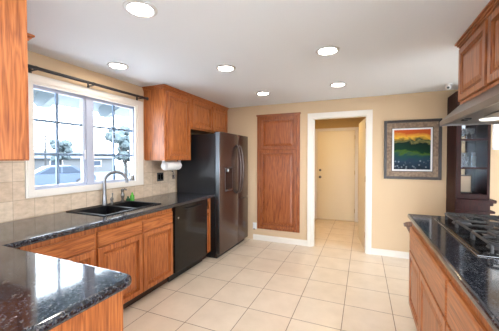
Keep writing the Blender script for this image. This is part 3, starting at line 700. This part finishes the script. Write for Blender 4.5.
# ------------------------------------------------------------------ china cabinet
t = thing('china_cabinet', 'dark cherry china cabinet with mirrored glass door against the back wall', 'china cabinet', (1.185, 4.13, 0))
cx0, cx1, cyf, cyb = -.165, .160, -.19, .185
g = G(); g.box(cx0, cx0+.02, cyf, cyb, .93, 2.13); g.box(cx1-.02, cx1, cyf, cyb, .93, 2.13); g.box(cx0, cx1, cyf, cyb, 2.13, 2.18); g.box(cx0, cx1+.02, cyf-.02, cyb, 2.18, 2.215, .006); g.box(cx0+.02, cx1-.02, cyb-.012, cyb, .93, 2.13); g.build('upper_case', M['cherry'], t)
g = G(); g.box(cx0+.02, cx1-.02, cyb-.016, cyb-.012, .985, 2.13); g.build('mirror', M['mirror'], t)
g = G(); fy0 = cyf-.018; g.box(cx0, cx0+.052, fy0, cyf, .94, 2.17, .003); g.box(cx1-.028, cx1, fy0, cyf, .94, 2.17, .003); g.box(cx0+.05, cx1-.025, fy0, cyf, .94, .99, .003); g.box(cx0+.05, cx1-.025, fy0, cyf, 2.12, 2.17, .003)
g.box(cx0+.05, cx1-.025, fy0+.002, cyf-.002, 1.62, 1.64); g.box(cx0+.05, cx1-.025, fy0+.002, cyf-.002, 1.285, 1.305)
dr = g.build('glass_door', M['cherry'], t)
g = G(); g.box(cx0+.05, cx1-.025, cyf-.011, cyf-.008, .98, 2.13); g.build('glass', M['cglass'], dr)
for z in (1.285, 1.62):
    g = G(); g.box(cx0+.02, cx1-.02, cyf+.01, cyb-.02, z, z+.008); g.build('shelf', M['cglass'], t)
bow = lambda y, b: [(cx0, cyb)] + [(cx0, y)] + [(cx0-.0+(cx1-cx0+.02)*i/12, y-b*math.sin(PI*i/12)) for i in range(1, 12)] + [(cx1+.01, y), (cx1+.01, cyb)]
g = G(); g.prism(bow(cyf, .03), .08, .86, 'xy'); g.build('lower_case', M['cherry'], t)
def ledge(z0, z1, e):
    g = G(); p = [(x+(e+.02 if x > 0 else 0), y-(e if y < cyb else 0)) for x, y in bow(cyf, .035)]; g.prism(p, z0, z1, 'xy', .004); g.build('ledge_molding', M['cherry'], t)
ledge(.895, .93, .03); ledge(.86, .895, .008); ledge(.775, .80, .022); ledge(.0, .08, .01)
for i in range(3):
    g = G(); x = -.075+.062*i
    g.lathe([(0, 0), (.026, 0), (.025, .003), (.004, .008), (.0035, .07), (.02, .085), (.031, .11), (.028, .15), (.0265, .15), (.029, .11), (.018, .088), (0, .082)], (0, 0, 0), n=16)
    o = g.build('wine_glass', M['crystal'], None, smooth=True); o.location = (1.185+x, 4.13-.05+.03*i, 1.6285); single(o, 'clear stemmed glass on the upper shelf of the china cabinet', 'glass', 'stemmed glasses in the china cabinet')
for i in range(3):
    g = G(); x = -.07+.065*i
    g.lathe([(0, 0), (.028, 0), (.03, .01), (.036, .12), (.022, .16), (.03, .19), (.027, .19), (.019, .16), (.033, .12), (.025, .012), (0, .01)], n=16)
    o = g.build('crystal_vase', M['crystal'], None, smooth=True); o.location = (1.185+x, 4.10+.05*(i%2), 1.2935); o.scale = (.8, .8, 1); single(o, 'clear crystal vase on the middle shelf of the china cabinet', 'vase', 'crystal vases in the china cabinet')
t2 = thing('small_framed_card', 'small beige framed card standing low inside the china cabinet', 'card', (1.15, 4.09, .981))
t2.location.z = .986
g = G(); g.box(-.075, .075, -.006, .006, 0, .22, .002); g.box(-.02, .02, .006, .05, 0, .01); g.build('card_frame', M['frame'], t2)
g = G(); g.box(-.062, .062, -.0075, -.006, .014, .206); g.build('card', mat('beige card', (.5, .36, .24), .6), t2)
g = G(); g.box(cx0+.02, cx1-.02, cyf+.002, cyb-.02, .931, .985); g.build('cabinet_floor', M['cherry'], t)

# dining chair peeking out past the island
t = thing('dining_chair', 'brown wooden dining chair, only its curved back corner shows past the island', 'chair', (.655, 3.10, 0))
for sx_ in (-1, 1):
    g = G(); g.tube([(sx_*.15, .12, 0), (sx_*.155, .13, .25), (sx_*.16, .12, .46), (sx_*.185, .12, .62), (sx_*.235, .135, .725)], .015, 10); g.build('leg', M['walnut'], t, smooth=True)
    g = G(); g.tube([(sx_*.17, -.24, 0), (sx_*.175, -.24, .44)], .018, 10, rs=[.014, .02]); g.build('leg', M['walnut'], t, smooth=True)
g = G(); g.box(-.20, .20, -.26, .15, .44, .475, .012, 3); g.build('seat', M['walnut'], t, smooth=True)
g = G(); pts = [(-.255+.51*i/16, .135+.02*math.sin(PI*i/16), .712+.025*math.sin(PI*i/16)) for i in range(17)]; g.tube(pts, .022, 12, rs=[.018]+[.028]*15+[.018]); g.build('top_rail', M['walnut'], t, smooth=True)
for i in range(4):
    g = G(); x = -.09+.06*i; g.tube([(x, .125, .47), (x*1.1, .148, .71)], .008, 8); g.build('spindle', M['walnut'], t, smooth=True)

# ------------------------------------------------------------------ small wall things
t = thing('curtain_rod', 'dark bronze curtain rod with finial above the sink window', 'curtain rod', (XL+.085, 1.9, 2.160))
g = G(); g.cyl((0, -.64, 0), (0, .70, 0), .0145); g.build('rod', M['bronze'], t, smooth=True)
for s in (-1, 1):
    g = G(); y = -.64 if s < 0 else .70; g.lathe([(0, -.004), (.014, -.004), (.016, .004), (.010, .010), (.017, .020), (.020, .030), (.014, .040), (0, .044)], (0, y, 0), axis=(0, s, 0), n=18); g.build('finial', M['bronze'], t, smooth=True)
for y in (-.52, .0, .64):
    g = G(); g.box(-.084, -.078, y-.012, y+.012, -.06, .012, .002); g.box(-.08, .0, y-.006, y+.006, -.018, -.010); g.lathe([(.012, -.007), (.017, -.007), (.017, .007), (.012, .007)], (0, y, 0), axis=(0, 1, 0), close=True, n=18); g.build('bracket', M['bronze'], t)
t = thing('paper_towel_holder', 'white paper towel holder mounted beneath the tall upper cabinet', 'paper towel holder', (-2.36, 2.91, 1.3845))
for y in (-.16, .16):
    g = G(); g.box(-.022, .022, y-.004, y+.004, -.075, 0, .003); g.lathe([(0, -.006), (.04, -.006), (.04, .006), (0, .006)], (0, y, -.072), axis=(0, 1, 0)); g.build('bracket_arm', M['white'], t)
g = G(); g.cyl((0, -.158, -.072), (0, .158, -.072), .012); g.build('spindle', M['white'], t, smooth=True)
g = G(); g.lathe([(.018, -.14), (.056, -.14), (.058, -.135), (.058, .135), (.056, .14), (.018, .14)], (0, 0, 0), n=32, axis=(0, 1, 0), close=True)
o = g.build('paper_towel_roll', M['paper'], None, smooth=True); o.location = (-2.36, 2.91, 1.3125); single(o, 'white paper towel roll hanging under the tall upper cabinet', 'paper towel')
t = thing('key_ring', 'metal ring with keys hanging from a hook on the backsplash, under the paper towel', 'keys', (XL+.013, 3.19, 1.20))
g = G(); g.tube([(0, 0, .02), (.02, 0, .012), (.024, 0, 0), (.018, 0, -.008)], .003, 8); g.cyl((0, 0, .02), (.004, 0, .02), .012); g.build('hook', M['chrome'], t, smooth=True)
g = G(); g.tube([(.02+.0*i, .016*math.sin(2*PI*i/16), -.018+.016*math.cos(2*PI*i/16)) for i in range(17)], .0018, 6); g.build('ring', M['chrome'], t, smooth=True)
for i, a in enumerate((-.25, .1, .35)):
    g = G(); g.lathe([(.004, -.0015), (.012, -.0015), (.012, .0015), (.004, .0015)], (0, 0, -.012), axis=(1, 0, 0), close=True, n=14); g.box(-.0015, .0015, -.004, .004, -.06, -.022); g.box(-.0015, .0015, .003, .008, -.056, -.048)
    k_ = g.build('key', M['chrome'], t); k_.location = (.016+.004*i, 0, -.03); k_.rotation_euler = (a, 0, 0)
t = thing('wall_outlet', 'black double outlet plate on the tile backsplash under the tall cabinet', 'outlet', (XL+.012, 2.935, 1.157))
g = G(); g.box(0, .006, -.062, .062, -.058, .058, .002); g.build('cover_plate', M['blk'], t)
for y in (-.028, .028):
    g = G(); g.box(.005, .009, y-.017, y+.017, -.034, .034, .001); g.build('socket', M['gloss'], t)
t = thing('wall_outlet', 'white outlet plate with a plug low on the back wall beside refrigerator', 'outlet', (-1.728, YB, .24))
g = G(); g.box(-.036, .036, -.006, 0, -.058, .058, .002); g.build('cover_plate', M['white'], t)
g = G(); g.box(-.018, .018, -.045, -.005, -.03, .045, .004); g.build('plug', M['white'], t)
g = G(); g.box(-.012, .02, -.047, -.044, -.052, -.038, .001); g.build('prong_cover', M['bronze'], t)

# ------------------------------------------------------------------ outdoors
GZ = -.45
g = G(); g.box(-60, XL-.16, -40, 60, GZ-.3, GZ); st(g, 'ground', M['ground'])
g = G(); g.box(XL-.15, 60, YN-40, YN-.16, GZ-.3, GZ); g.box(XL-.15, 60, 6.7, 60, GZ-.3, GZ); st(g, 'ground_side', M['ground'])
g = G(); g.box(-9.0, XL-.16, -8, 14, GZ, GZ+.03); st(g, 'ground_bounce', M['bounce'])  # unseen pale slab, added to bounce light up onto the eave
# eave over the window with exposed rafter tails
g = G(); g.prism([(-2.74, 2.36), (-3.55, 2.08), (-3.55, 2.12), (-2.74, 2.40)], -1.5, 5.6, 'xz'); st(g, 'roof_eave', M['soffit'])
for y in (.30, 1.10, 1.90, 2.70, 3.50, 4.30):
    g = G(); g.prism([(-2.735, 2.355), (-3.40, 2.13), (-3.43, 2.04), (-3.38, 1.99), (-3.28, 1.985), (-3.2, 2.02), (-2.735, 2.19)], y-.045, y+.045, 'xz', .004); o = g.build('roof_rafter', M['soffit'], None, smooth=False, loc=(-2.74, y, 2.3)); structure(o)
def tree(x, y, h, s, label, n=26, sd_=1):
    rnd = random.Random(sd_); t = thing('tree', label, 'tree', (x, y, GZ), 0, None)
    g = G(); g.tube([(0, 0, -.05), (.1, 0, h*.3), (0, .1, h*.62)], .2, 10, rs=[.26*s/2, .18*s/2, .08*s/2])
    for i in range(4):
        a = i*1.7; g.tube([(0.05, 0, h*.38), (s*.5*math.cos(a), s*.5*math.sin(a), h*.68)], .05, 8)
    g.build('trunk', M['bark'], t, smooth=True)
    g = G()
    for i in range(n):
        a = rnd.random()*2*PI; e = rnd.uniform(-1, 1); rr_ = rnd.random()**.5*s*.75; q = bmesh.new(); bmesh.ops.create_icosphere(q, subdivisions=2, radius=s*rnd.uniform(.22, .38))
        for v in q.verts: v.co *= 1+rnd.uniform(-.22, .22)
        g.merge(q, Matrix.Translation((rr_*math.cos(a), rr_*math.sin(a), h*.72+e*h*.24)))
    g.build('crown', M['leaf'], t)
tree(-29, 18.1, 3.7, 1.1, 'small round tree across the street, seen between the left panes', sd_=2)
tree(-12.9, 11.7, 3.7, .95, 'tall bushy tree seen in the right window pane', sd_=5)
tree(-36, 17.2, 3.0, 1.6, 'low tree across the street at the left of the window', sd_=8)
def car(x, y, rz, paint, label, z=GZ):
    t = thing('car', label, 'car', (x, y, z), rz, None)
    g = G(); g.prism([(-2.2, .30), (-2.15, .72), (-1.5, .88), (-.8, .95), (1.55, .95), (2.15, .85), (2.25, .55), (2.2, .28)], -.85, .85, 'xz', .06); g.prism([(-.95, .93), (-.25, 1.38), (.95, 1.42), (1.75, .93)], -.72, .72, 'xz', .05); g.build('car_body', M[paint], t, smooth=True)
    for s in (-1, 1):
        g = G(); g.prism([(-.72, .97), (-.18, 1.31), (.32, 1.34), (.32, .97)], s*.715, s*.728, 'xz'); g.prism([(.40, .97), (.40, 1.34), (.9, 1.34), (1.4, .97)], s*.715, s*.728, 'xz'); g.build('side_window', M['carg'], t)
    g = G(); g.prism([(-.955, .97), (-.30, 1.37), (-.30, 1.34), (-.90, .96)], -.6, .6, 'xz'); g.build('windshield', M['carg'], t)
    for a in (-1.4, 1.35):
        for s in (-1, 1):
            g = G(); g.cyl((a, s*.68, .32), (a, s*.88, .32), .32, n=24); wh = g.build('wheel', M['rubber'], t, smooth=True)
            g = G(); g.cyl((a, s*.87, .32), (a, s*.89, .32), .2, n=16); g.build('hubcap', M['chrome'], wh)
car(-17.5, 10.4, 1.25, 'carp', 'pale blue car parked outside the left window panes')
car(-22, 23, 1.2, 'carw', 'white car parked far off, seen in the right window panes')
def house(x, y, rz, w_, label):
    t = thing('house', label, 'house', (x, y, GZ), rz)
    g = G(); g.box(-w_/2, w_/2, -3, 3, 0, 1.9); g.build('house_wall', M['stucco'], t)
    g = G(); g.prism([(-3.5, 1.85), (0, 3.0), (3.5, 1.85)], -w_/2-.4, w_/2+.4, 'yz'); g.build('roof', M['roof'], t)
    for k in range(3):
        g = G(); u_ = -w_/3+k*w_/3; g.box(u_-.7, u_+.7, -3.05, -2.98, .7, 1.6); f = g.build('window', M['trim'], t)
        g = G(); g.box(u_-.62, u_+.62, -3.07, -3.04, .78, 1.52); g.build('pane', M['carg'], f)
house(-40, 24, 1.15, 14, 'low pale house across the street behind the left panes')
house(-34, 42, .8, 14, 'low pale house far across the street behind the right panes')
t = thing('utility_pole', 'thin utility pole with crossarm carrying wires beyond the street', 'utility pole', (-33, 19.0, GZ))
g = G(); g.cyl((0, 0, -.1), (0, 0, 5.2), .11, .08); g.build('pole', M['bark'], t)
g = G(); g.box(-.08, .08, -.9, .9, 4.3, 4.42); g.build('crossarm', M['bark'], t)
for k_, z in ((0, 3.6), (1, 2.7)):
    g = G(); g.tube([(-33.3, 19-70+140*i/24, z+.5*abs(i/12-1)**2*.8) for i in range(25)], .022, 6); o = g.build('power_line', M['bark'], None, loc=(-33, 19, z)); single(o, ('upper' if k_ == 0 else 'lower')+' overhead power line crossing the sky outside the window', 'wire', 'power lines')
